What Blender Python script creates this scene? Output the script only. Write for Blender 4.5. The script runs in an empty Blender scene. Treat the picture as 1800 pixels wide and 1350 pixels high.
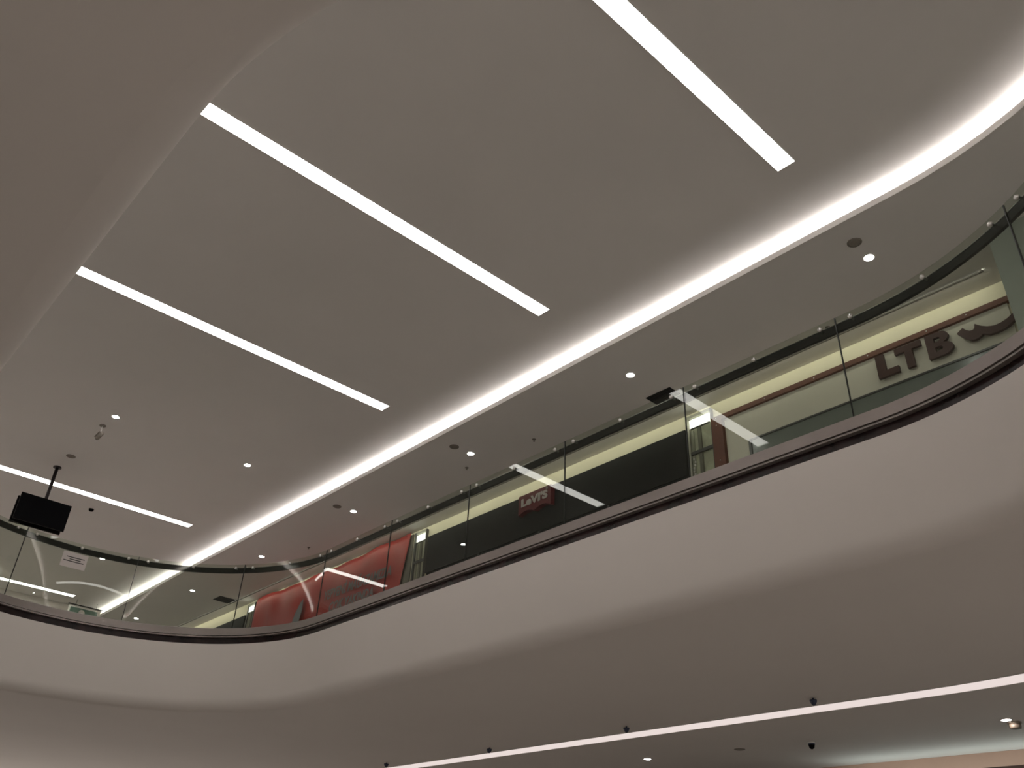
import bpy, bmesh, math, random
from mathutils import Vector, Matrix
random.seed(7)
SC = bpy.context.scene
COL = SC.collection
PI = math.pi

# ------------------------------------------------------------------ camera
FPX, PITCH, ROLL, YAW = 1511.87, 0.560719, 0.0480378, -0.854402
cam_d = bpy.data.cameras.new('camera'); cam = bpy.data.objects.new('camera', cam_d); COL.objects.link(cam)
cam_d.sensor_fit = 'HORIZONTAL'; cam_d.sensor_width = 36.0; cam_d.lens = FPX / 1800 * 36.0
cam_d.clip_start = 0.05; cam_d.clip_end = 200
fw = Vector((math.sin(YAW)*math.cos(PITCH), math.cos(YAW)*math.cos(PITCH), math.sin(PITCH)))
rt = Vector((math.cos(YAW), -math.sin(YAW), 0)); up = rt.cross(fw)
rt2 = math.cos(ROLL)*rt + math.sin(ROLL)*up; up2 = -math.sin(ROLL)*rt + math.cos(ROLL)*up
M = Matrix((rt2, up2, -fw)).transposed().to_4x4()
cam.matrix_world = M
SC.camera = cam

# ------------------------------------------------------------------ world, exposure
W = bpy.data.worlds.new('world'); SC.world = W; W.use_nodes = True
W.node_tree.nodes['Background'].inputs[0].default_value = (1.0, 0.955, 0.915, 1)
W.node_tree.nodes['Background'].inputs[1].default_value = 0.72
vs = SC.view_settings
vs.view_transform = 'Standard'; vs.look = 'None'; vs.exposure = 0.75; vs.gamma = 1.0; vs.use_curve_mapping = False
E_LINEAR = 5.0      # radiance of the linear ceiling lights
E_COVE = 40.0       # LED strip hidden in the cove
E_DOWN = 70.0       # downlights
E_SLOT = 0.53       # lit slot in the lower ceiling

# ------------------------------------------------------------------ materials
def mat(name, col, rough=0.6, metal=0.0, noise=0.0, nscale=6.0, spec=0.5, emit=None, estr=0.0, bump=0.0, bscale=60.0):
    m = bpy.data.materials.new(name); m.use_nodes = True
    nt = m.node_tree; b = nt.nodes['Principled BSDF']
    b.inputs['Base Color'].default_value = (*col, 1); b.inputs['Roughness'].default_value = rough
    b.inputs['Metallic'].default_value = metal; b.inputs['Specular IOR Level'].default_value = spec
    if emit:
        b.inputs['Emission Color'].default_value = (*emit, 1); b.inputs['Emission Strength'].default_value = estr
    if noise or bump:
        tc = nt.nodes.new('ShaderNodeTexCoord')
    if noise:
        n = nt.nodes.new('ShaderNodeTexNoise'); n.inputs['Scale'].default_value = nscale; n.inputs['Detail'].default_value = 5
        nt.links.new(tc.outputs['Object'], n.inputs['Vector'])
        r = nt.nodes.new('ShaderNodeMapRange'); r.inputs['From Min'].default_value = 0.3; r.inputs['From Max'].default_value = 0.7
        r.inputs['To Min'].default_value = 1 - noise; r.inputs['To Max'].default_value = 1 + noise
        nt.links.new(n.outputs['Fac'], r.inputs['Value'])
        mx = nt.nodes.new('ShaderNodeMix'); mx.data_type = 'RGBA'; mx.blend_type = 'MULTIPLY'; mx.inputs['Factor'].default_value = 1
        mx.inputs[6].default_value = (*col, 1); nt.links.new(r.outputs['Result'], mx.inputs[7])
        nt.links.new(mx.outputs[2], b.inputs['Base Color'])
    if bump:
        n2 = nt.nodes.new('ShaderNodeTexNoise'); n2.inputs['Scale'].default_value = bscale; n2.inputs['Detail'].default_value = 3
        nt.links.new(tc.outputs['Object'], n2.inputs['Vector'])
        bp = nt.nodes.new('ShaderNodeBump'); bp.inputs['Strength'].default_value = bump; bp.inputs['Distance'].default_value = 0.01
        nt.links.new(n2.outputs['Fac'], bp.inputs['Height']); nt.links.new(bp.outputs['Normal'], b.inputs['Normal'])
    return m

def emat(name, col, s):
    m = bpy.data.materials.new(name); m.use_nodes = True; nt = m.node_tree
    nt.nodes.remove(nt.nodes['Principled BSDF'])
    e = nt.nodes.new('ShaderNodeEmission'); e.inputs[0].default_value = (*col, 1); e.inputs[1].default_value = s
    nt.links.new(e.outputs[0], nt.nodes['Material Output'].inputs[0]); return m

def glass_mat(name, tint):
    m = bpy.data.materials.new(name); m.use_nodes = True; nt = m.node_tree
    nt.nodes.remove(nt.nodes['Principled BSDF'])
    geo = nt.nodes.new('ShaderNodeNewGeometry')
    ior = nt.nodes.new('ShaderNodeMapRange'); ior.inputs['To Min'].default_value = 1.38; ior.inputs['To Max'].default_value = 1/1.38
    nt.links.new(geo.outputs['Backfacing'], ior.inputs['Value'])
    fr = nt.nodes.new('ShaderNodeFresnel'); nt.links.new(ior.outputs['Result'], fr.inputs['IOR'])
    t = nt.nodes.new('ShaderNodeBsdfTransparent'); t.inputs[0].default_value = (*tint, 1)
    g = nt.nodes.new('ShaderNodeBsdfGlossy'); g.inputs['Roughness'].default_value = 0.0
    mx = nt.nodes.new('ShaderNodeMixShader')
    nt.links.new(fr.outputs[0], mx.inputs[0]); nt.links.new(t.outputs[0], mx.inputs[1]); nt.links.new(g.outputs[0], mx.inputs[2])
    nt.links.new(mx.outputs[0], nt.nodes['Material Output'].inputs[0]); return m

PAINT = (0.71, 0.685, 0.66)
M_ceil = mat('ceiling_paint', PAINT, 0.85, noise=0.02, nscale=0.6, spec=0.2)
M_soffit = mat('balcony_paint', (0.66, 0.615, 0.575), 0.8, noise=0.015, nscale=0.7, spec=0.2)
M_floor = mat('floor_tile', (0.76, 0.715, 0.67), 0.35, noise=0.05, nscale=2.0)
M_wall = mat('hall_wall', (0.70, 0.66, 0.62), 0.8, noise=0.03)
M_beige = mat('beige_paint', (0.88, 0.82, 0.62), 0.7, noise=0.03, nscale=3)
M_cream = mat('cream_panel', (0.62, 0.595, 0.50), 0.6, noise=0.02)
M_black = mat('black_panel', (0.008, 0.009, 0.008), 0.5, noise=0.1, spec=0.15)
M_shopglass = mat('dark_shop_glazing', (0.16, 0.18, 0.16), 0.25, noise=0.05)
M_brown = mat('brown_wood_trim', (0.13, 0.038, 0.018), 0.5, noise=0.15, nscale=9)
M_letter = mat('brown_letter', (0.055, 0.020, 0.014), 0.55, noise=0.05)
M_greenwall = mat('grey_green_wall', (0.30, 0.33, 0.29), 0.7, noise=0.03)
M_clad = mat('brushed_metal_cladding', (0.27, 0.235, 0.22), 0.42, 0.6, noise=0.08, nscale=1.5, bump=0.05, bscale=120)
M_dark = mat('dark_polished_stone', (0.020, 0.010, 0.010), 0.25, noise=0.7, nscale=5, spec=0.25)
M_rail = mat('dark_handrail', (0.010, 0.009, 0.008), 0.45, 0.0, noise=0.1, spec=0.2)
M_chrome = mat('chrome', (0.62, 0.60, 0.58), 0.28, 0.85, noise=0.02)
M_gap = mat('black_joint', (0.02, 0.022, 0.02), 0.5, noise=0.05)
M_white = mat('white_plastic', (0.62, 0.59, 0.55), 0.5, noise=0.02)
M_grey = mat('grey_grille', (0.21, 0.185, 0.155), 0.7, noise=0.08, nscale=40)
M_tv = mat('black_plastic', (0.004, 0.003, 0.003), 0.6, noise=0.1, spec=0.06)
M_screen = mat('black_screen', (0.003, 0.003, 0.004), 0.4, noise=0.1, spec=0.08)
M_plate = mat('dark_spill_plate', (0.11, 0.10, 0.092), 0.9, noise=0.05, spec=0.0)  # plate that damps the added fill strip's spill
M_pole = mat('dark_pole_metal', (0.020, 0.012, 0.012), 0.45, 0.3, noise=0.1)
M_vent = mat('vent_black', (0.004, 0.004, 0.004), 0.8, noise=0.1)
M_red = mat('red_banner_fabric', (0.36, 0.036, 0.030), 0.45, noise=0.12, nscale=1.2, bump=0.1, bscale=8)
M_redsign = mat('red_sign', (0.11, 0.008, 0.012), 0.4, noise=0.05)
M_signwhite = mat('sign_white', (0.42, 0.38, 0.36), 0.5, noise=0.03)
M_bannergrey = mat('banner_grey_print', (0.16, 0.17, 0.18), 0.55, noise=0.08)
M_paper = mat('paper', (0.55, 0.50, 0.48), 0.8, noise=0.03)
M_ink = mat('ink', (0.05, 0.05, 0.045), 0.8, noise=0.05)
M_frame = mat('dark_metal_frame', (0.09, 0.09, 0.085), 0.4, 0.5, noise=0.05)
M_framelight = mat('silver_frame', (0.45, 0.44, 0.38), 0.35, 0.7, noise=0.05)
M_caseback = mat('case_backing', (0.50, 0.49, 0.38), 0.7, noise=0.25, nscale=6)
M_caseside = mat('case_dark_column', (0.16, 0.15, 0.12), 0.6, noise=0.2)
M_green = mat('green_sign', (0.07, 0.13, 0.10), 0.5, noise=0.05)
M_peach = mat('peach_wall', (0.52, 0.34, 0.26), 0.7, noise=0.06, nscale=1.0)
M_brownsign = mat('dark_brown_board', (0.06, 0.028, 0.020), 0.5, noise=0.1)
M_navy = mat('navy_plastic', (0.012, 0.018, 0.045), 0.45, noise=0.05)
M_sensor = mat('sensor_tan', (0.13, 0.095, 0.07), 0.5, noise=0.1)
M_glass = glass_mat('balustrade_glass', (0.855, 0.885, 0.84))
M_caseglass = glass_mat('case_glass', (0.96, 0.97, 0.95))
M_E_lin = emat('linear_diffuser_glow', (1.0, 0.96, 0.92), E_LINEAR)
M_E_cove = emat('led_strip_glow', (1.0, 0.955, 0.93), E_COVE)
M_E_down = emat('downlight_glow', (1.0, 0.97, 0.95), E_DOWN)
M_E_slot = emat('slot_diffuser_glow', (0.92, 0.80, 0.76), E_SLOT)
M_E_case = emat('case_tube_glow', (1.0, 0.98, 0.86), 1.6)
M_E_fill = emat('band_fill_glow', (1.0, 0.97, 0.86), 26.0)  # added fill for the beige band, not a fitting of the place
M_E_teal = emat('cool_led_glow', (0.86, 1.0, 0.98), 4.5)

# ------------------------------------------------------------------ mesh helpers
class MB:
    def __init__(s): s.v = []; s.f = []; s.sm = []
    def face(s, pts, smooth=False):
        i = len(s.v); s.v += [tuple(p) for p in pts]; s.f.append(tuple(range(i, i+len(pts)))); s.sm.append(smooth); return s
    def box(s, x0, x1, y0, y1, z0, z1):
        i = len(s.v)
        s.v += [(x0,y0,z0),(x1,y0,z0),(x1,y1,z0),(x0,y1,z0),(x0,y0,z1),(x1,y0,z1),(x1,y1,z1),(x0,y1,z1)]
        for f in ((0,3,2,1),(4,5,6,7),(0,1,5,4),(1,2,6,5),(2,3,7,6),(3,0,4,7)):
            s.f.append(tuple(i+k for k in f)); s.sm.append(False)
        return s
    def lathe(s, prof, c=(0,0,0), n=28, axis='z', smooth=True, ringed=False):
        """prof: list of (r, h)"""
        i = len(s.v); c = Vector(c)
        for r, h in prof:
            for k in range(n):
                a = 2*PI*k/n
                p = {'z': (r*math.cos(a), r*math.sin(a), h), 'y': (r*math.cos(a), h, r*math.sin(a)), 'x': (h, r*math.cos(a), r*math.sin(a))}[axis]
                s.v.append(tuple(c + Vector(p)))
        for j in range(len(prof)-1):
            for k in range(n):
                s.f.append((i+j*n+k, i+j*n+(k+1) % n, i+(j+1)*n+(k+1) % n, i+(j+1)*n+k)); s.sm.append(smooth)
        if ringed:
            for k in range(n): s.f.append((i+k, i+(k+1) % n, i+(len(prof)-1)*n+(k+1) % n, i+(len(prof)-1)*n+k)); s.sm.append(False)
            return s
        for j in (0, len(prof)-1):
            s.f.append(tuple(i+j*n+k for k in range(n))); s.sm.append(False)
        return s
    def prism(s, poly, y0, y1):
        """polygon in X-Z extruded along Y"""
        n = len(poly); i = len(s.v)
        s.v += [(x, y0, z) for x, z in poly] + [(x, y1, z) for x, z in poly]
        s.f.append(tuple(range(i, i+n))); s.sm.append(False)
        s.f.append(tuple(range(i+2*n-1, i+n-1, -1))); s.sm.append(False)
        for k in range(n):
            s.f.append((i+k, i+n+k, i+n+(k+1) % n, i+(k+1) % n)); s.sm.append(False)
        return s
    def sweep(s, path, prof, closed_path=False, closed_prof=True, smooth=True, caps=True):
        """path: list of (pos Vector2, outward normal Vector2); prof: list of (d, z)"""
        i = len(s.v); n = len(prof); m = len(path)
        for (p, nn) in path:
            for d, z in prof: s.v.append((p[0]+nn[0]*d, p[1]+nn[1]*d, z))
        for a in range(m if closed_path else m-1):
            b = (a+1) % m
            for k in range(n if closed_prof else n-1):
                l = (k+1) % n
                s.f.append((i+a*n+k, i+b*n+k, i+b*n+l, i+a*n+l)); s.sm.append(smooth)
        if closed_prof and not closed_path and caps:
            s.f.append(tuple(i+k for k in range(n))); s.sm.append(False)
            s.f.append(tuple(i+(m-1)*n+k for k in reversed(range(n)))); s.sm.append(False)
        return s
    def build(s, name, m, parent=None, fix=True, origin=None, autosmooth=None):
        me = bpy.data.meshes.new(name); me.from_pydata(s.v, [], s.f); me.materials.append(m)
        me.polygons.foreach_set('use_smooth', s.sm)
        bm = bmesh.new(); bm.from_mesh(me)
        if fix: bmesh.ops.recalc_face_normals(bm, faces=bm.faces)
        if autosmooth:
            for e in bm.edges:
                if len(e.link_faces) == 2 and e.calc_face_angle(0) > autosmooth: e.smooth = False
        bm.to_mesh(me); bm.free()
        o = bpy.data.objects.new(name, me); COL.objects.link(o)
        if parent: o.parent = parent
        if origin is not None:
            me.transform(Matrix.Translation(-Vector(origin))); o.location = origin
        return o

def tag(o, label, cat, group=None, kind=None):
    o['label'] = label; o['category'] = cat
    if group: o['group'] = group
    if kind: o['kind'] = kind
    return o
def thing(name, label, cat, loc=(0,0,0), rz=0, group=None):
    o = bpy.data.objects.new(name, None); COL.objects.link(o); o.location = loc; o.rotation_euler = (0,0,rz)
    o.empty_display_size = 0.1
    return tag(o, label, cat, group)
def struct(o, label=None):
    o['kind'] = 'structure'
    if label: o['label'] = label
    return o
def copy_tree(o, parent=None):
    c = o.copy(); COL.objects.link(c); c.parent = parent
    for ch in o.children: copy_tree(ch, c)
    return c
def text_mesh(name, body, size, m, parent, loc, extrude=0.01, offset=0.0, shear=0.0, width=None, rot=(PI/2,0,0)):
    cu = bpy.data.curves.new(name, 'FONT'); cu.body = body; cu.size = size; cu.extrude = extrude; cu.offset = offset; cu.shear = shear
    cu.resolution_u = 3
    t = bpy.data.objects.new(name+'_tmp', cu); COL.objects.link(t)
    dg = bpy.context.evaluated_depsgraph_get(); dg.update()
    me = bpy.data.meshes.new_from_object(t.evaluated_get(dg)); bpy.data.objects.remove(t); bpy.data.curves.remove(cu)
    me.materials.clear(); me.materials.append(m)
    xs = [v.co.x for v in me.vertices]
    if width: me.transform(Matrix.Translation((-min(xs),0,0))); me.transform(Matrix.Diagonal((width/(max(xs)-min(xs)),1,1,1)))
    o = bpy.data.objects.new(name, me); COL.objects.link(o); o.parent = parent; o.location = loc; o.rotation_euler = rot
    return o

# ------------------------------------------------------------------ geometry of the place (metres, camera eye at origin)
H1, H2 = 7.15, 6.95          # upper ceiling, corridor ceiling
ZS = 2.45                    # underside of balcony slab / lower ceiling
ZF = -1.6                    # ground floor
CX_R, CX_L, CY, RAD = -2.55, -10.95, 3.33, 2.77    # rounded-end atrium opening
YSHOP = 9.84
STRAIGHT = CX_R - CX_L
PERIM = 2*STRAIGHT + 2*PI*RAD
def ring(s):
    """arc length s -> (pos, outward normal); s=0 at far side (-2.55, 6.10), growing towards -X"""
    s = s % PERIM
    if s <= STRAIGHT: return Vector((CX_R - s, CY+RAD)), Vector((0, 1))
    s -= STRAIGHT
    if s <= PI*RAD:
        a = PI/2 + s/RAD; n = Vector((math.cos(a), math.sin(a))); return Vector((CX_L, CY)) + n*RAD, n
    s -= PI*RAD
    if s <= STRAIGHT: return Vector((CX_L + s, CY-RAD)), Vector((0, -1))
    s -= STRAIGHT
    a = -PI/2 + s/RAD; n = Vector((math.cos(a), math.sin(a))); return Vector((CX_R, CY)) + n*RAD, n
def ring_path(s0, s1, step=0.12):
    brk = [s0, s1]
    for base in (-PERIM, 0, PERIM):
        for b in (0, STRAIGHT, STRAIGHT+PI*RAD, 2*STRAIGHT+PI*RAD):
            if s0 < b+base < s1: brk.append(b+base)
    brk.sort(); out = []
    for a, b in zip(brk, brk[1:]):
        mid = ring((a+b)/2); straight = abs(mid[1].x) < 1e-6
        n = 2 if straight and (b-a) < 3 else max(2, int((b-a)/step))
        for k in range(n): out.append(ring(a+(b-a)*k/n))
    out.append(ring(s1)); return out
FULL = ring_path(0, PERIM-1e-4)[:-1]

# --- floors, slab, fascia
struct(MB().box(-30, 8, -9, 16, ZF-0.2, ZF).build('floor', M_floor))
prof = [(0.05, 3.40), (0.0, 3.40), (0.0, 2.62)]
R0 = 0.17
prof += [(R0-R0*math.cos(t*PI/2/8), 2.62-R0*math.sin(t*PI/2/8)) for t in range(1, 9)]
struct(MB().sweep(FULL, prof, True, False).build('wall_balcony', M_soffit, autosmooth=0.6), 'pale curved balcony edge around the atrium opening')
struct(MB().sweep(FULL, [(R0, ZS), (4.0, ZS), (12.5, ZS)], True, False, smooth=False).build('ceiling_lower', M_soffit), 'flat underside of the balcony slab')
struct(MB().sweep(FULL, [(0.04, 3.40), (0.04, 3.53), (12.5, 3.53)], True, False, smooth=False).build('floor_upper', M_floor))

# --- upper ceiling with rounded right end, cove and corridor ceiling
CVX, CVR = -2.40, 4.21
def cove_path(R, xl=-26.3, n=40):
    pts = [(Vector((xl, CY+R)), Vector((0, 1)))]
    for k in range(12): x = xl + (CVX-xl)*(k+1)/12; pts.append((Vector((x, CY+R)), Vector((0, 1))))
    for k in range(1, n+1):
        a = PI/2 - PI*k/n; nn = Vector((math.cos(a), math.sin(a))); pts.append((Vector((CVX, CY))+nn*R, nn))
    for k in range(12): x = CVX + (xl-CVX)*(k+1)/12; pts.append((Vector((x, CY-R)), Vector((0, -1))))
    return pts
CP = cove_path(CVR)
struct(MB().box(-27, 9, -9, 16, H1, H1+0.2).build('ceiling', M_ceil), 'high flat ceiling over the atrium')
lip = [(0.0, H2), (0.0, H2+0.085), (0.03, H2+0.085), (0.03, H2+0.02), (0.42, H2+0.02), (0.42, H1+0.02), (0.44, H1+0.02), (0.44, H2)]
struct(MB().sweep(CP, lip, smooth=False).build('trim_1', M_ceil, autosmooth=0.5), 'thin pale lip along the lit ceiling cove')
struct(MB().sweep(CP, [(0.44, H2), (0.44, H2+0.1), (11, H2+0.1), (11, H2)], smooth=False).build('ceiling_corridor', M_ceil), 'lower flat ceiling over the upper walkway')
led = MB().sweep(CP, [(0.09, H2+0.072), (0.12, H2+0.072)], closed_prof=False, smooth=False).build('led_strip', M_E_cove)
tag(led, 'bright white cove lighting along the edge of the high ceiling', 'cove light')

# --- hall walls outside or at the edge of the picture
struct(MB().box(-26.6, -26.3, -9, YSHOP, 3.53, H1).build('wall_left', M_wall))
struct(MB().box(-27, 6.3, -9.3, -9, ZF, ZS).build('wall_near', M_wall))  # unseen; kept low so world light enters above it
struct(MB().box(-27, -13.5, -9.3, -9, 3.53, H1).build('wall_near_blocker', M_wall))  # unseen, added to block world light from the far left ceiling
struct(MB().box(-2.0, 3.5, 8.86, 9.9, 3.53, H2).build('wall_column', M_greenwall), 'grey-green wall end beside the right shop front')

# ------------------------------------------------------------------ shop fronts on the upper walkway
struct(MB().box(-26.3, 6, YSHOP, YSHOP+0.3, 3.53, H2+0.05).build('wall_shops', M_beige), 'beige wall band above the upper shop fronts')

# added fill strip that brightens the beige band, its opaque back towards the atrium
t = thing('band_fill_strip', 'slim pale fill strip added on the corridor ceiling to brighten the beige band', 'ceiling light', (-14, YSHOP-0.30, H2))
def band_fill(x0, x1):
    y = YSHOP-0.40
    m = MB(); m.v += [(x0, y, H2-0.014), (x0, y, H2-0.001), (x0, y+0.006, H2-0.001), (x0, y+0.006, H2-0.014), (x1, y, H2-0.014), (x1, y, H2-0.001), (x1, y+0.006, H2-0.001), (x1, y+0.006, H2-0.014)]
    for f in ((0,1,2,3), (4,7,6,5), (0,4,5,1), (1,5,6,2), (0,3,7,4), (2,6,7,3)): m.f.append(f); m.sm.append(False)
    h = m.build('housing', M_ceil, t, fix=False); h.location = -t.location
    p = MB().box(x0, x1, y+0.0062, y+0.075, H2-0.0018, H2-0.0008).build('spill_plate', M_plate, t); p.location = -t.location  # dark plate added to hide the fill's bright spill on the ceiling
    e = MB().face([(x0, y+0.007, H2-0.012), (x1, y+0.007, H2-0.012), (x1, y+0.007, H2-0.003), (x0, y+0.007, H2-0.003)]).build('emitter', M_E_fill, t, fix=False); e.location = -t.location
band_fill(-26.2, -14.2); band_fill(-14.18, -2.3)

# black shop front with red sign
t = thing('black_shop_front', 'plain black shop fascia panel behind the glass, carrying the small red sign', 'shop front', (-10.3, YSHOP, 3.53))
def rel(o, r):
    for ch in o: ch.location = Vector(ch.location) - Vector(r.location)
def part(mb, name, m, root, **k):
    o = mb.build(name, m, root, **k); o.location = Vector(o.location) - root.location; return o
zb0 = 3.53
part(MB().box(-13.62, -7.06, YSHOP-0.06, YSHOP-0.002, 5.9, 6.68), 'fascia_panel', M_black, t)
part(MB().box(-13.62, -7.06, YSHOP-0.03, YSHOP-0.002, zb0, 5.9), 'glazing', M_black, t)
for x in (-11.98, -10.34, -8.70):
    part(MB().box(x-0.02, x+0.02, YSHOP-0.05, YSHOP-0.03, zb0, 5.9), 'mullion', M_frame, t)

# red hanging sign with wavy lower edge and lettering
t = thing('shop_sign', 'small red sign with pale lettering on the black fascia', 'sign', (-10.34, YSHOP-0.06, 6.27))
x0, x1, zt_, zbm = -10.77, -9.94, 6.645, 6.30
poly = [(x0, zt_), (x1, zt_), (x1, zbm-0.03)]
for k in range(1, 12):
    u = k/12; poly.append((x1+(x0-x1)*u, zbm - 0.03 + 0.055*math.sin(PI*min(1, abs(u-0.5)*2.0))*1.0 - 0.0))
poly.append((x0, zbm-0.03))
part(MB().prism(poly, YSHOP-0.16, YSHOP-0.06), 'sign_panel', M_redsign, t)
o = text_mesh('lettering', "LeVI'S", 0.20, M_signwhite, t, (-10.69, YSHOP-0.165, 6.42), 0.006, 0.010, 0, width=0.68); o.location -= t.location
o = text_mesh('registered_mark', "®", 0.07, M_signwhite, t, (-10.06, YSHOP-0.165, 6.575), 0.004, 0.0); o.location -= t.location

# second black shop front, far left
t = thing('black_shop_front', 'black shop fascia at the far left, seen past the red banner', 'shop front', (-23.8, YSHOP, zb0))
part(MB().box(-26.2, -21.5, YSHOP-0.06, YSHOP-0.002, 6.15, 6.62), 'fascia_panel', M_black, t)
part(MB().box(-26.2, -21.5, YSHOP-0.03, YSHOP-0.002, zb0, 6.15), 'glazing', M_frame, t)
part(MB().box(-23.6, -23.45, YSHOP-0.09, YSHOP-0.06, zb0, 6.62), 'pilaster', M_frame, t)

# lit display cases between the shops
def display_case(xa, xb, label, detail=True):
    w = xb-xa; ztop = 6.885; yf = YSHOP-0.06
    t = thing('display_case', label, 'display case', ((xa+xb)/2, YSHOP, zb0), group='lit display cases between the shops')
    part(MB().box(xa+0.02, xb-0.02, YSHOP-0.008, YSHOP-0.002, zb0, ztop), 'back_panel', M_caseback, t)
    fr = MB(); fr.box(xa, xa+0.055, yf, YSHOP, zb0, ztop); part(fr, 'side_frame', M_framelight if detail else M_frame, t)
    part(MB().box(xb-0.022, xb, yf, YSHOP, zb0, ztop), 'side_frame', M_frame, t)
    part(MB().box(xa+0.055, xb-0.022, yf, YSHOP, ztop-0.05, ztop), 'top_frame', M_framelight, t)
    part(MB().box(xa+0.055, xb-0.022, yf-0.002, yf+0.028, 6.195, 6.245), 'middle_bar', M_frame, t)
    part(MB().box(xa+0.055, xb-0.022, yf-0.002, yf+0.028, 5.15, 5.20), 'middle_bar', M_frame, t)
    part(MB().box(xa+0.06, xb-0.03, YSHOP-0.045, YSHOP-0.010, 6.67, 6.815), 'light_panel', M_E_case, t)
    lo = MB(); lo.lathe([(0.014, 0), (0.014, w-0.12)], (xa+0.07, YSHOP-0.035, 6.655), 10, 'x'); part(lo, 'lamp_holder', M_frame, t)
    part(MB().box(xa+0.19, xa+0.25, YSHOP-0.04, YSHOP-0.008, zb0, 6.65), 'inner_column', M_caseside, t)
    part(MB().box(xa+0.06, xa+0.11, YSHOP-0.035, YSHOP-0.008, zb0, 6.62), 'inner_strip', M_framelight, t)
    if detail:
        ch = MB()
        for k in range(9):
            z = 6.12 - k*0.05; x = xa+0.10+0.02*math.sin(k*1.3)
            ch.lathe([(0.004, -0.02), (0.016, -0.012), (0.016, 0.012), (0.004, 0.02)], (x, YSHOP-0.045, z), 8)
        part(ch, 'hanging_chain', M_chrome, t)
    part(MB().box(xa+0.055, xb-0.022, yf+0.012, yf+0.018, 6.245, ztop-0.05), 'glass_pane', M_caseglass, t)
    part(MB().box(xa+0.055, xb-0.022, yf+0.012, yf+0.018, 5.20, 6.195), 'glass_pane', M_caseglass, t)
    return t
display_case(-7.03, -6.55, 'lit display case with pale frame beside the brown-framed shop front')
display_case(-14.10, -13.70, 'lit display case at the right edge of the red banner', False)
display_case(-21.42, -21.02, 'lit display case at the left end of the red banner, farthest away', False)

# brown framed shop front
t = thing('brown_framed_shop_front', 'cream shop fascia framed with brown timber, carrying big brown letters', 'shop front', (-4.4, YSHOP, zb0))
part(MB().box(-6.33, -2.24, YSHOP-0.03, YSHOP-0.002, 6.11, 6.62), 'cream_panel', M_cream, t)
part(MB().box(-6.33, -5.97, YSHOP-0.03, YSHOP-0.002, zb0, 6.11), 'side_panel', M_cream, t)
part(MB().box(-6.55, -2.20, YSHOP-0.075, YSHOP-0.002, 6.60, 6.675), 'top_trim', M_brown, t)
part(MB().box(-6.55, -6.36, YSHOP-0.075, YSHOP-0.002, zb0, 6.60), 'side_trim', M_brown, t)
part(MB().box(-5.97, -2.24, YSHOP-0.035, YSHOP-0.002, 6.085, 6.11), 'lower_edge_strip', M_frame, t)  # thin dark strip along the cream panel's lower edge
part(MB().box(-5.93, -2.24, YSHOP-0.02, YSHOP-0.002, zb0, 6.085), 'glazing', M_shopglass, t)
part(MB().box(-5.97, -5.93, YSHOP-0.04, YSHOP-0.002, zb0, 6.085), 'glazing_frame', M_frame, t)
for x, z in [(-6.46, 6.64), (-5.6, 6.637), (-4.8, 6.637), (-4.0, 6.637), (-3.2, 6.637), (-2.7, 6.637), (-6.46, 6.52), (-6.45, 5.93)]:
    part(MB().lathe([(0.008, 0), (0.010, 0.004), (0.004, 0.008)], (x, YSHOP-0.083, z), 10, 'y'), 'screw_head', M_chrome, t)
# letters
t = thing('shop_lettering', 'large dark brown raised letters with a wave emblem on the cream fascia', 'sign', (-3.05, YSHOP-0.03, 6.2))
YL0, YL1 = YSHOP-0.12, YSHOP-0.075
part(MB().prism([(-3.90,6.545),(-3.786,6.545),(-3.786,6.292),(-3.62,6.292),(-3.62,6.20),(-3.90,6.20)], YL0, YL1), 'letter_l', M_letter, t)
part(MB().prism([(-3.64,6.535),(-3.295,6.535),(-3.295,6.45),(-3.418,6.45),(-3.418,6.195),(-3.515,6.195),(-3.515,6.45),(-3.64,6.45)], YL0, YL1), 'letter_t', M_letter, t)
def letter_b():
    cu = bpy.data.curves.new('b', 'CURVE'); cu.dimensions = '2D'; cu.fill_mode = 'BOTH'; cu.extrude = 0.0225
    def poly(pts):
        sp = cu.splines.new('POLY'); sp.points.add(len(pts)-1); sp.use_cyclic_u = True
        for p, q in zip(sp.points, pts): p.co = (*q, 0, 1)
    def half(cx, cz, rx, rz, n=10): return [(cx+rx*math.cos(PI/2-PI*k/n), cz+rz*math.sin(PI/2-PI*k/n)) for k in range(n+1)]
    poly([(0, 0), (0, 0.35)] + half(0.17, 0.263, 0.115, 0.087) + half(0.19, 0.091, 0.125, 0.091))
    poly([(0.10, 0.215), (0.10, 0.275)] + half(0.15, 0.245, 0.03, 0.030, 6))
    poly([(0.10, 0.075), (0.10, 0.140)] + half(0.16, 0.1075, 0.032, 0.0325, 6))
    ob = bpy.data.objects.new('tmp', cu); COL.objects.link(ob)
    dg = bpy.context.evaluated_depsgraph_get(); dg.update()
    me = bpy.data.meshes.new_from_object(ob.evaluated_get(dg)); bpy.data.objects.remove(ob)
    me.materials.clear(); me.materials.append(M_letter)
    o = bpy.data.objects.new('letter_b', me); COL.objects.link(o); o.parent = t
    o.location = Vector((-3.235, (YL0+YL1)/2, 6.19)) - t.location; o.rotation_euler = (PI/2, 0, 0)
letter_b()
wav_t = [(-2.85,6.40),(-2.77,6.45),(-2.735,6.40),(-2.70,6.372),(-2.665,6.365),(-2.64,6.385),(-2.625,6.44),(-2.57,6.385),(-2.50,6.338),(-2.42,6.312),(-2.34,6.318),(-2.26,6.342),(-2.19,6.385)]
wav_b = [(-2.17,6.30),(-2.24,6.25),(-2.32,6.22),(-2.42,6.212),(-2.50,6.222),(-2.565,6.262),(-2.60,6.24),(-2.66,6.225),(-2.72,6.24),(-2.79,6.315)]
part(MB().prism(wav_t+wav_b, YL0, YL1), 'wave_emblem', M_letter, t)

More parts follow.
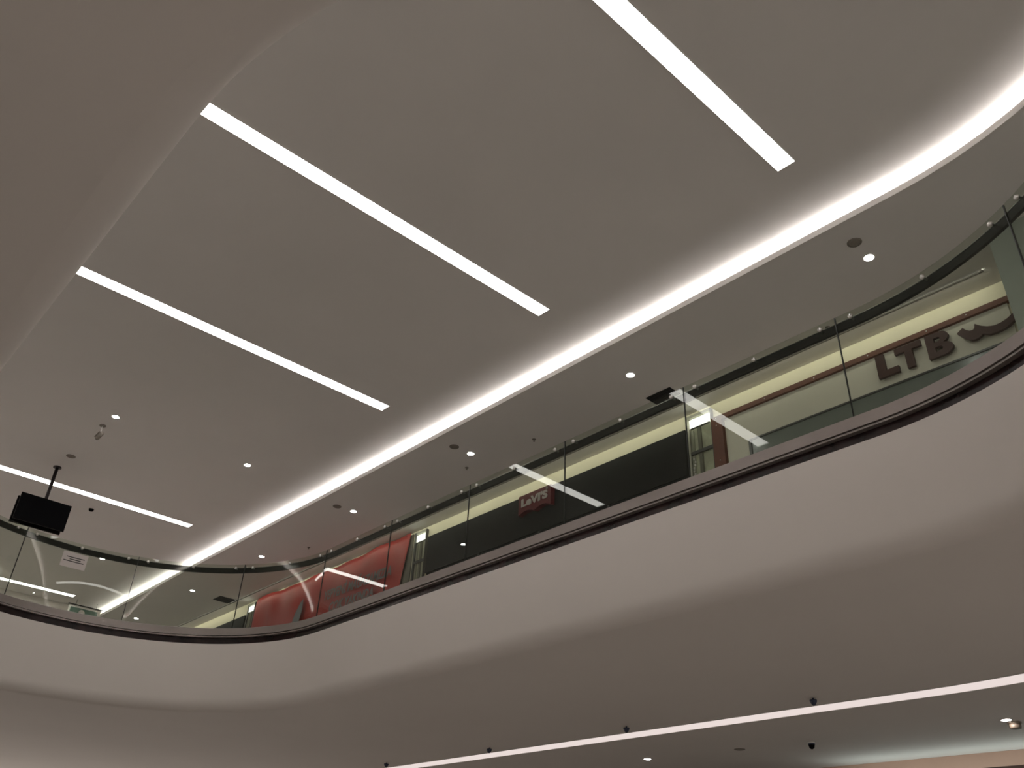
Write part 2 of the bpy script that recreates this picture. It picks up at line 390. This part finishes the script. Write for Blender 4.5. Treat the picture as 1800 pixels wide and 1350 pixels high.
# red banner: cloth with folds, sagging top edge
t = thing('banner', 'red fabric banner with grey lettering stretched across a closed shop front', 'banner', (-17.6, YSHOP-0.06, zb0))
nx, nz = 90, 20; mb = MB(); g = []
for j in range(nz+1):
    v = j/nz
    for i in range(nx+1):
        u = i/nx
        xr = -14.22 - 0.42*(1-v)**1.0
        x = -20.95 + (xr+20.95)*u
        zt_ = 6.93 - 0.10*math.sin(PI*min(1, max(0, (u-0.0)/0.9)))**1.0*0.5
        z = 4.9 + (zt_-4.9)*v
        y = YSHOP-0.07 - 0.022*math.sin(u*34 + 5*v)*(0.3+0.7*v) - 0.018*math.sin(u*17-7*v+1) - 0.03*math.exp(-((u-0.14)/0.03)**2) - 0.025*math.exp(-((u+0.35*v-0.86)/0.02)**2)
        mb.v.append((x, y, z))
for j in range(nz):
    for i in range(nx):
        a = j*(nx+1)+i; mb.f.append((a, a+1, a+nx+2, a+nx+1)); mb.sm.append(True)
o = part(mb, 'fabric', M_red, t)
md = o.modifiers.new('thickness', 'SOLIDIFY'); md.thickness = 0.004
part(MB().box(-21.0, -14.2, YSHOP-0.03, YSHOP-0.002, zb0, 6.9), 'hoarding', M_caseside, t)
o = text_mesh('lettering', 'YEPYENİ MAĞAZAMIZLA', 0.30, M_bannergrey, t, (-17.35, YSHOP-0.145, 6.11), 0.002, 0.008, 0.15, width=2.65); o.location -= t.location
o = text_mesh('lettering', 'ÇOK YAKINDA', 0.30, M_bannergrey, t, (-17.05, YSHOP-0.145, 5.78), 0.002, 0.008, 0.15, width=1.75); o.location -= t.location
# big grey print shape on the left of the banner
poly = [(-18.75,5.4),(-18.72,5.75),(-18.6,6.05),(-18.42,6.28),(-18.3,6.36),(-18.28,6.1),(-18.36,5.8),(-18.3,5.55),(-18.15,5.4)]
part(MB().prism(poly, YSHOP-0.150, YSHOP-0.146), 'printed_shape', M_bannergrey, t)
for u in (0.02, 0.25, 0.5, 0.75, 0.985):
    x = -20.95 + (-14.22+20.95)*u
    part(MB().lathe([(0.012, 0), (0.016, 0.004), (0.006, 0.008)], (x, YSHOP-0.115, 6.86 if u in (0.02, 0.985) else 6.82), 10, 'y'), 'eyelet', M_frame, t)

# ------------------------------------------------------------------ balustrade round the opening
bal = thing('glass_balustrade', 'curved frameless glass balustrade with dark handrail on the upper walkway edge', 'balustrade', (-6.75, 6.1, 3.53))
def bpart(mb, name, m, **k):
    o = mb.build(name, m, bal, **k); o.location = Vector(o.location) - bal.location; return o
ZG0, ZG1 = 3.60, 4.645
part_s0, part_s1 = -4.9, STRAIGHT + PI*RAD + 3.0
P_IN = ring_path(part_s0, part_s1, 0.10)
bpart(MB().sweep(P_IN, [(-0.035, 3.52), (-0.035, 3.625), (-0.012, 3.635), (-0.012, 3.52)], smooth=True), 'base_cladding', M_clad, autosmooth=0.5)
bpart(MB().sweep(P_IN, [(-0.022, 3.495), (-0.022, 3.512), (0.03, 3.512), (0.03, 3.495)]), 'edge_strip', M_clad, autosmooth=0.5)
bpart(MB().sweep(P_IN, [(0.032, 3.40), (0.032, 3.52), (0.04, 3.52), (0.04, 3.40)]), 'dark_band', M_dark, autosmooth=0.5)
bpart(MB().sweep(P_IN, [(0.012, 3.53), (0.012, 3.635), (0.035, 3.635), (0.035, 3.53)]), 'inner_cladding', M_clad, autosmooth=0.5)
# handrail: flat bar behind the glass
rp = [(0.045, 4.530), (0.045, 4.606), (0.049, 4.610), (0.071, 4.610), (0.075, 4.606), (0.075, 4.530), (0.071, 4.526), (0.049, 4.526)]
bpart(MB().sweep(P_IN, rp), 'handrail', M_rail, autosmooth=0.5)
bpart(MB().sweep(P_IN, [(0.042, 4.611), (0.042, 4.6155), (0.078, 4.6155), (0.078, 4.611)]), 'rail_highlight', M_chrome, autosmooth=0.5)  # pale strip added to draw the highlight along the rail's top edge
STEP, S1 = 1.665, 0.165
def stud_mb(s, z=4.587):
    p, n = ring(s); tt = Vector((-n.y, n.x)); m = MB()
    prof = [(0.004, -0.030), (0.019, -0.026), (0.022, -0.015), (0.022, -0.0075), (0.010, -0.0072), (0.010, 0.046)]
    k = 14; base = len(m.v)
    for r, d in prof:
        for q in range(k):
            a = 2*PI*q/k; m.v.append((p.x+n.x*d+tt.x*r*math.cos(a), p.y+n.y*d+tt.y*r*math.cos(a), z+r*math.sin(a)))
    for j in range(len(prof)-1):
        for q in range(k): m.f.append((j*k+q, j*k+(q+1) % k, (j+1)*k+(q+1) % k, (j+1)*k+q)); m.sm.append(True)
    m.f.append(tuple(range(k))); m.sm.append(False)
    return m
i0, i1 = int(math.floor((part_s0-S1)/STEP))+1, int((part_s1-S1)/STEP)
for i in range(i0, i1):
    a, b = S1+i*STEP+0.006, S1+(i+1)*STEP-0.006
    gp = bpart(MB().sweep(ring_path(a, b, 0.06), [(-0.007, ZG0), (-0.007, ZG1), (0.007, ZG1), (0.007, ZG0)]), 'glass_panel', M_glass, autosmooth=0.4)
    for s in (a+0.14, (a+b)/2, b-0.14):
        o = stud_mb(s).build('standoff_bolt', M_chrome, gp); o.location = -Vector(gp.location) - bal.location
    # thin dark seam closing the joint to the next panel
    bpart(MB().sweep([ring(b+0.0015), ring(b+0.0105)], [(-0.0072, ZG0), (-0.0072, ZG1), (0.0072, ZG1), (0.0072, ZG0)]), 'panel_seam', M_gap)

# notice taped to the glass
def on_ring(a_deg, d=-0.0095):
    a = math.radians(a_deg); n = Vector((math.cos(a), math.sin(a))); return Vector((CX_L, CY)) + n*(RAD+d)
t = thing('paper_notice', 'white paper notice with lines of print taped to the glass', 'notice', (*on_ring(179, -0.01), 4.25))
def notice(a0, a1, z0, z1, d0, d1, name, m):
    mb = MB(); n = 8; pts = []
    for k in range(n+1):
        a = math.radians(a0+(a1-a0)*k/n); nn = Vector((math.cos(a), math.sin(a))); pts.append((Vector((CX_L, CY))+nn*RAD, nn))
    mb.sweep(pts, [(d0, z0), (d0, z1), (d1, z1), (d1, z0)])
    return part(mb, name, m, t, autosmooth=0.5)
notice(175.4, 182.9, 4.255, 4.485, -0.0095, -0.0080, 'sheet', M_paper)
for a0, a1, z in ((176.2, 181.6, 4.412), (177.2, 180.6, 4.380), (176.2, 182.3, 4.349)):
    notice(a0, a1, z-0.006, z+0.008, -0.0102, -0.0093, 'printed_line', M_ink)

# ------------------------------------------------------------------ linear lights of the high ceiling
def linear_light(k, y0, y1, label):
    xa, xb = (k-0.0148)*H1, (k+0.0148)*H1
    t = thing('linear_light', label, 'ceiling light', ((xa+xb)/2, y0, H1-0.012), group='long linear lights in the high ceiling')
    part(MB().box(xa, xb, y0, y1, H1-0.010, H1-0.002), 'diffuser', M_E_lin, t)
    for x in (xa-0.006, xb): part(MB().box(x, x+0.006, y0-0.006, y1+0.006, H1-0.012, H1-0.001), 'side_trim', M_white, t)
    for y in (y0-0.006, y1): part(MB().box(xa, xb, y, y+0.006, H1-0.012, H1-0.001), 'end_trim', M_white, t)
Y0L, Y1L = 0.42, 0.9125*H1
for k, lab in ((-0.434, 'bright linear ceiling light at the upper right, nearest the curved cove'),
               (-0.9645, 'long bright linear ceiling light in the middle, emerging from behind the near bulkhead'),
               (-1.489, 'third linear ceiling light, left of the middle one'),
               (-2.523, 'far linear ceiling light passing behind the television pole'),
               (-3.545, 'farthest linear ceiling light, seen through the left glass')):
    linear_light(k, Y0L, Y1L, lab)

# ------------------------------------------------------------------ downlights, speakers, vents, small ceiling fittings
def make_downlight(r=0.055):
    t = bpy.data.objects.new('downlight', None); COL.objects.link(t); t.empty_display_size = 0.1
    MB().lathe([(r, 0.004), (r+0.010, 0.003), (r+0.022, 0.007), (r+0.022, 0.010), (r, 0.010)], n=32, ringed=True).build('trim_ring', M_white, t)
    MB().lathe([(0.001, 0.0), (r*0.8, 0.0005), (r, 0.003), (r, 0.009), (0.001, 0.009)], n=32).build('lens', M_E_down, t)
    return t
DL0 = make_downlight(); used = [False]
def place(proto, flag, loc, label, cat, group):
    o = proto if not flag[0] else copy_tree(proto); flag[0] = True
    o.location = loc; tag(o, label, cat, group); return o
def dl(x, y, z, label): place(DL0, used, (x, y, z-0.010), label, 'downlight', 'recessed round downlights')
YD = 1.196*H2
for k, lab in ((-0.452, 'round downlight in the corridor ceiling at the right, below the round speaker'),
               (-0.992, 'round downlight in the corridor ceiling near the black vent above the handrail'),
               (-1.519, 'round downlight in the middle of the corridor ceiling, beside a round speaker'),
               (-2.049, 'round downlight in the corridor ceiling above the red banner'),
               (-2.595, 'small round downlight near the end of the cove, above the dipping handrail'),
               (-3.12, 'downlight seen through the glass right of the cove end'),
               (-3.647, 'lowest downlight seen through the left glass, by the green sign')):
    dl(k*H2, YD, H2, lab)
for (k, r, lab) in ((-2.004, 0.481, 'downlight beside the white security camera on the high ceiling'),
                    (-2.004, 0.832, 'downlight on the high ceiling between the far linear light and the cove'),
                    (-2.004, 0.130, 'downlight mirrored as a bright dot in the glass before the black fascia'),
                    (-3.037, 0.832, 'downlight seen through the glass beside the paper notice'),
                    (-3.037, 0.481, 'downlight seen through the far left glass')):
    dl(k*H1, r*H1, H1, lab)

def make_speaker(r=0.085):
    t = bpy.data.objects.new('ceiling_speaker', None); COL.objects.link(t)
    MB().lathe([(r-0.012, 0.0), (r-0.004, 0.0), (r, 0.004), (r, 0.008), (r-0.012, 0.008)], n=32, ringed=True).build('rim', M_grey, t)
    MB().lathe([(0.001, -0.001), (r-0.03, 0.0005), (r-0.012, 0.003), (r-0.012, 0.007), (0.001, 0.007)], n=32).build('grille', M_grey, t)
    return t
SP0 = make_speaker(); su = [False]
YSP = 1.144*H2
for k, lab in ((-0.450, 'round grey speaker grille above the rightmost downlight'),
               (-1.521, 'round grey speaker grille in the middle of the corridor ceiling'),
               (-2.055, 'round grey speaker grille beside the downlight above the banner')):
    place(SP0, su, (k*H2, YSP, H2-0.008), lab, 'speaker', 'round ceiling speakers')
place(SP0, su, (-2.309*H1, 0.479*H1, H1-0.008), 'round grey speaker grille above the television pole', 'speaker', 'round ceiling speakers')

def make_vent(x0, x1, y0, y1, label):
    t = thing('ceiling_vent', label, 'vent', ((x0+x1)/2, (y0+y1)/2, H2-0.01), group='square black ceiling vents')
    part(MB().box(x0, x1, y0, y1, H2-0.004, H2+0.001), 'backing', M_vent, t)
    for a in (x0, x1-0.02): part(MB().box(a, a+0.02, y0, y1, H2-0.012, H2-0.004), 'frame_bar', M_vent, t)
    for a in (y0, y1-0.02): part(MB().box(x0+0.02, x1-0.02, a, a+0.02, H2-0.012, H2-0.004), 'frame_bar', M_vent, t)
    n = 7
    for k in range(n):
        y = y0+0.02+(y1-y0-0.04)*(k+0.5)/n
        part(MB().box(x0+0.02, x1-0.02, y-0.012, y+0.012, H2-0.010, H2-0.004), 'slat', M_vent, t)
make_vent(-7.15, -6.69, 8.97, 9.43, 'black square vent above the lit display case, partly behind the handrail')
make_vent(-21.93, -21.50, 9.0, 9.48, 'black square vent near the far end of the corridor ceiling')

def make_sprinkler():
    t = bpy.data.objects.new('sprinkler', None); COL.objects.link(t)
    MB().lathe([(0.012, -0.006), (0.030, -0.004), (0.034, 0.0), (0.034, 0.004)], n=20).build('rosette', M_grey, t)
    MB().lathe([(0.006, -0.035), (0.008, -0.006)], n=10).build('stem', M_grey, t)
    MB().lathe([(0.018, -0.038), (0.018, -0.035)], n=14).build('deflector', M_grey, t)
    return t
SK0 = make_sprinkler(); ku = [False]
for (x, y, z, lab) in ((-9.37, 8.71, H2-0.004, 'tiny sprinkler in the corridor ceiling above the red sign'),
                       (-11.03, 8.62, H2-0.004, 'tiny sprinkler below the middle downlight'),
                       (-16.69, 8.75, H2-0.004, 'tiny sprinkler above the banner, near the handrail'),
                       (-4.23, 9.24, H2-0.004, 'tiny sprinkler at the right, above the brown letters')):
    place(SK0, ku, (x, y, z), lab, 'sprinkler', 'small ceiling sprinklers')
t = thing('smoke_detector', 'tiny black fitting on the high ceiling right of the television', 'detector', (-2.63*H1, 0.648*H1, H1))
MB().lathe([(0.02, -0.05), (0.045, -0.04), (0.05, -0.012)], n=20).build('head', M_tv, t)
MB().lathe([(0.055, -0.012), (0.055, 0.0)], n=20).build('base', M_tv, t)

# security camera hanging from the high ceiling
t = thing('security_camera', 'small pale security camera hanging from the high ceiling', 'camera', (-14.82, 3.40, H1))
MB().lathe([(0.045, -0.02), (0.055, -0.012), (0.055, 0.0)], n=20).build('mount_plate', M_grey, t)
MB().lathe([(0.012, -0.15), (0.012, -0.03)], n=12).build('stem', M_white, t)
bd = MB().lathe([(0.040, -0.11), (0.050, -0.10), (0.050, 0.09), (0.042, 0.10)], n=20, axis='x').build('body', M_grey, t)
bd.location = (-0.02, 0.01, -0.19); bd.rotation_euler = (0, -0.55, 0.25); bd.scale = (0.75, 0.75, 0.75)
ln = MB().lathe([(0.036, 0.0), (0.040, 0.012), (0.030, 0.014)], n=20, axis='x').build('lens', M_tv, bd); ln.location = (-0.122, 0, 0)
hd = MB().box(-0.12, 0.06, -0.055, 0.055, 0.05, 0.06).build('sun_shield', M_grey, bd)

# pair of televisions on a ceiling pole
t = thing('hanging_television', 'pair of black televisions back to back on a dark ceiling pole', 'television', (-17.2, 3.405, H1))
MB().lathe([(0.075, -0.02), (0.075, 0.0)], n=20).build('ceiling_plate', M_pole, t)
MB().lathe([(0.032, -1.05), (0.032, -0.02)], n=16).build('pole', M_pole, t)
MB().box(-0.09, 0.09, -0.12, 0.12, -1.08, -0.86).build('bracket', M_pole, t)
for sx in (1, -1):
    x0, x1 = (0.09, 0.135) if sx > 0 else (-0.135, -0.09)
    tvb = MB().box(x0, x1, -0.45, 0.45, -1.235, -0.72).build('television_body', M_tv, t)
    xs = x1+0.001 if sx > 0 else x0-0.003
    MB().box(xs, xs+0.002, -0.438, 0.438, -1.222, -0.733).build('screen', M_screen, tvb)

# green framed sign hanging at the end of the cove
t = thing('exit_sign', 'framed green sign at the end of the lit cove, behind the left glass', 'sign', (-25.6, 6.95, 6.75))
xs = -25.6
part(MB().box(xs-0.03, xs, 6.53, 7.40, 6.72, 6.99), 'box', M_white, t)
part(MB().box(xs, xs+0.006, 6.58, 7.32, 6.745, 6.93), 'green_panel', M_green, t)
part(MB().box(xs-0.03, xs+0.03, 6.50, 7.43, 6.99, 7.01), 'top_cap', M_vent, t)
part(MB().lathe([(0.001, 0.0), (0.085, 0.0), (0.085, 0.004), (0.001, 0.004)], (xs+0.006, 6.90, 6.81), 24, 'x'), 'white_disc', M_signwhite, t)
for y in (6.7, 7.25): part(MB().lathe([(0.006, 7.01), (0.006, H1)], (xs, y, 0), 8), 'hanger', M_frame, t)

# ------------------------------------------------------------------ lower level under the balcony
path = [(Vector((-28, 10.2)), Vector((0, 1)))]
for k in range(12): path.append((Vector((-28+(23.6)*(k+1)/12, 10.2)), Vector((0, 1))))
for k in range(1, 25):
    a = PI/2 - 1.2*k/24; n = Vector((math.cos(a), math.sin(a))); path.append((Vector((-4.4, 10.2-6.9)) + n*6.9, n))
sl = thing('slot_light', 'long pale slot light curving along the lower ceiling', 'ceiling light', (-10, 10.2, ZS))
def spart(mb, name, m): return part(mb, name, m, sl, autosmooth=0.5)
spart(MB().sweep(path, [(0.012, ZS-0.006), (0.012, ZS-0.001), (0.355, ZS-0.001), (0.355, ZS-0.006)]), 'diffuser', M_E_slot)
spart(MB().sweep(path, [(-0.004, ZS-0.010), (-0.004, ZS-0.001), (0.012, ZS-0.001), (0.012, ZS-0.010)]), 'edge_trim', M_white)
spart(MB().sweep(path, [(0.355, ZS-0.010), (0.355, ZS-0.001), (0.371, ZS-0.001), (0.371, ZS-0.010)]), 'edge_trim', M_white)
def make_spot():
    t = bpy.data.objects.new('spotlight', None); COL.objects.link(t)
    MB().lathe([(0.010, -0.022), (0.010, -0.001)], n=10).build('stem', M_navy, t)
    MB().lathe([(0.010, -0.085), (0.024, -0.076), (0.044, -0.038), (0.044, -0.022), (0.018, -0.020)], n=18).build('head', M_navy, t)
    return t
SL0 = make_spot(); lu = [False]
for x, y, lab in ((-5.55, 9.86, 'small dark hanging spotlight at the slot light, rightmost'), (-8.5, 9.86, 'small dark hanging spotlight at the slot light, second from right'),
                  (-11.5, 9.90, 'small dark hanging spotlight at the slot light, third from right'), (-14.35, 9.86, 'small dark hanging spotlight at the left end of the slot light')):
    place(SL0, lu, (x, y, ZS), lab, 'spotlight', 'small dark spotlights beside the slot light')
dl(-4.30, 12.30, ZS, 'downlight in the lower ceiling at the bottom right corner')
dl(-10.02, 12.14, ZS, 'downlight in the lower ceiling at the bottom centre')
t = thing('smoke_detector', 'tan round smoke detector beside the bottom right downlight', 'detector', (-4.28, 12.50, ZS))
MB().lathe([(0.085, -0.02), (0.085, 0.0)], n=24).build('base', M_sensor, t)
MB().lathe([(0.03, -0.085), (0.065, -0.08), (0.072, -0.06), (0.072, -0.02)], n=24).build('head', M_sensor, t)
place(SP0, su, (-8.24, 12.22, ZS-0.008), 'round grey speaker grille in the lower ceiling at the bottom', 'speaker', 'round ceiling speakers')
t = thing('dome_camera', 'small dark dome camera on the lower ceiling', 'camera', (-7.05, 12.3, ZS))
MB().lathe([(0.055, -0.02), (0.055, 0.0)], n=20).build('base', M_white, t)
MB().lathe([(0.050, -0.04), (0.050, -0.02)], n=20).build('collar', M_navy, t)
MB().lathe([(0.003, -0.10), (0.02, -0.094), (0.038, -0.075), (0.045, -0.04)], n=20).build('dome', M_tv, t)
# lower shop wall with cool uplight behind its top edge
struct(MB().box(-27, 6, 14.75, 15.0, ZF, ZS).build('wall_far_lower', M_wall))
t = thing('lower_shop_fascia', 'peach shop fascia at the bottom right corner, lit along its top', 'shop front', (-6, 14.4, ZF))
part(MB().box(-12, 6, 14.40, 14.46, 2.245, 2.449), 'fascia_board', M_peach, t)
part(MB().box(-12, 6, 14.40, 14.46, 2.02, 2.245), 'dark_board', M_brownsign, t)
part(MB().box(-12, 6, 14.41, 14.46, ZF, 2.02), 'glazing', M_shopglass, t)
part(MB().box(-7.6, 3, 14.05, 14.13, 1.90, 1.915), 'led_bar', M_E_teal, t)
part(MB().box(-7.62, 3.02, 14.03, 14.15, 1.86, 1.90), 'lamp_tray', M_frame, t)
for x in (-7.0, -4.4, -1.8, 0.8): part(MB().box(x, x+0.03, 14.15, 14.40, 1.87, 1.89), 'bracket', M_frame, t)
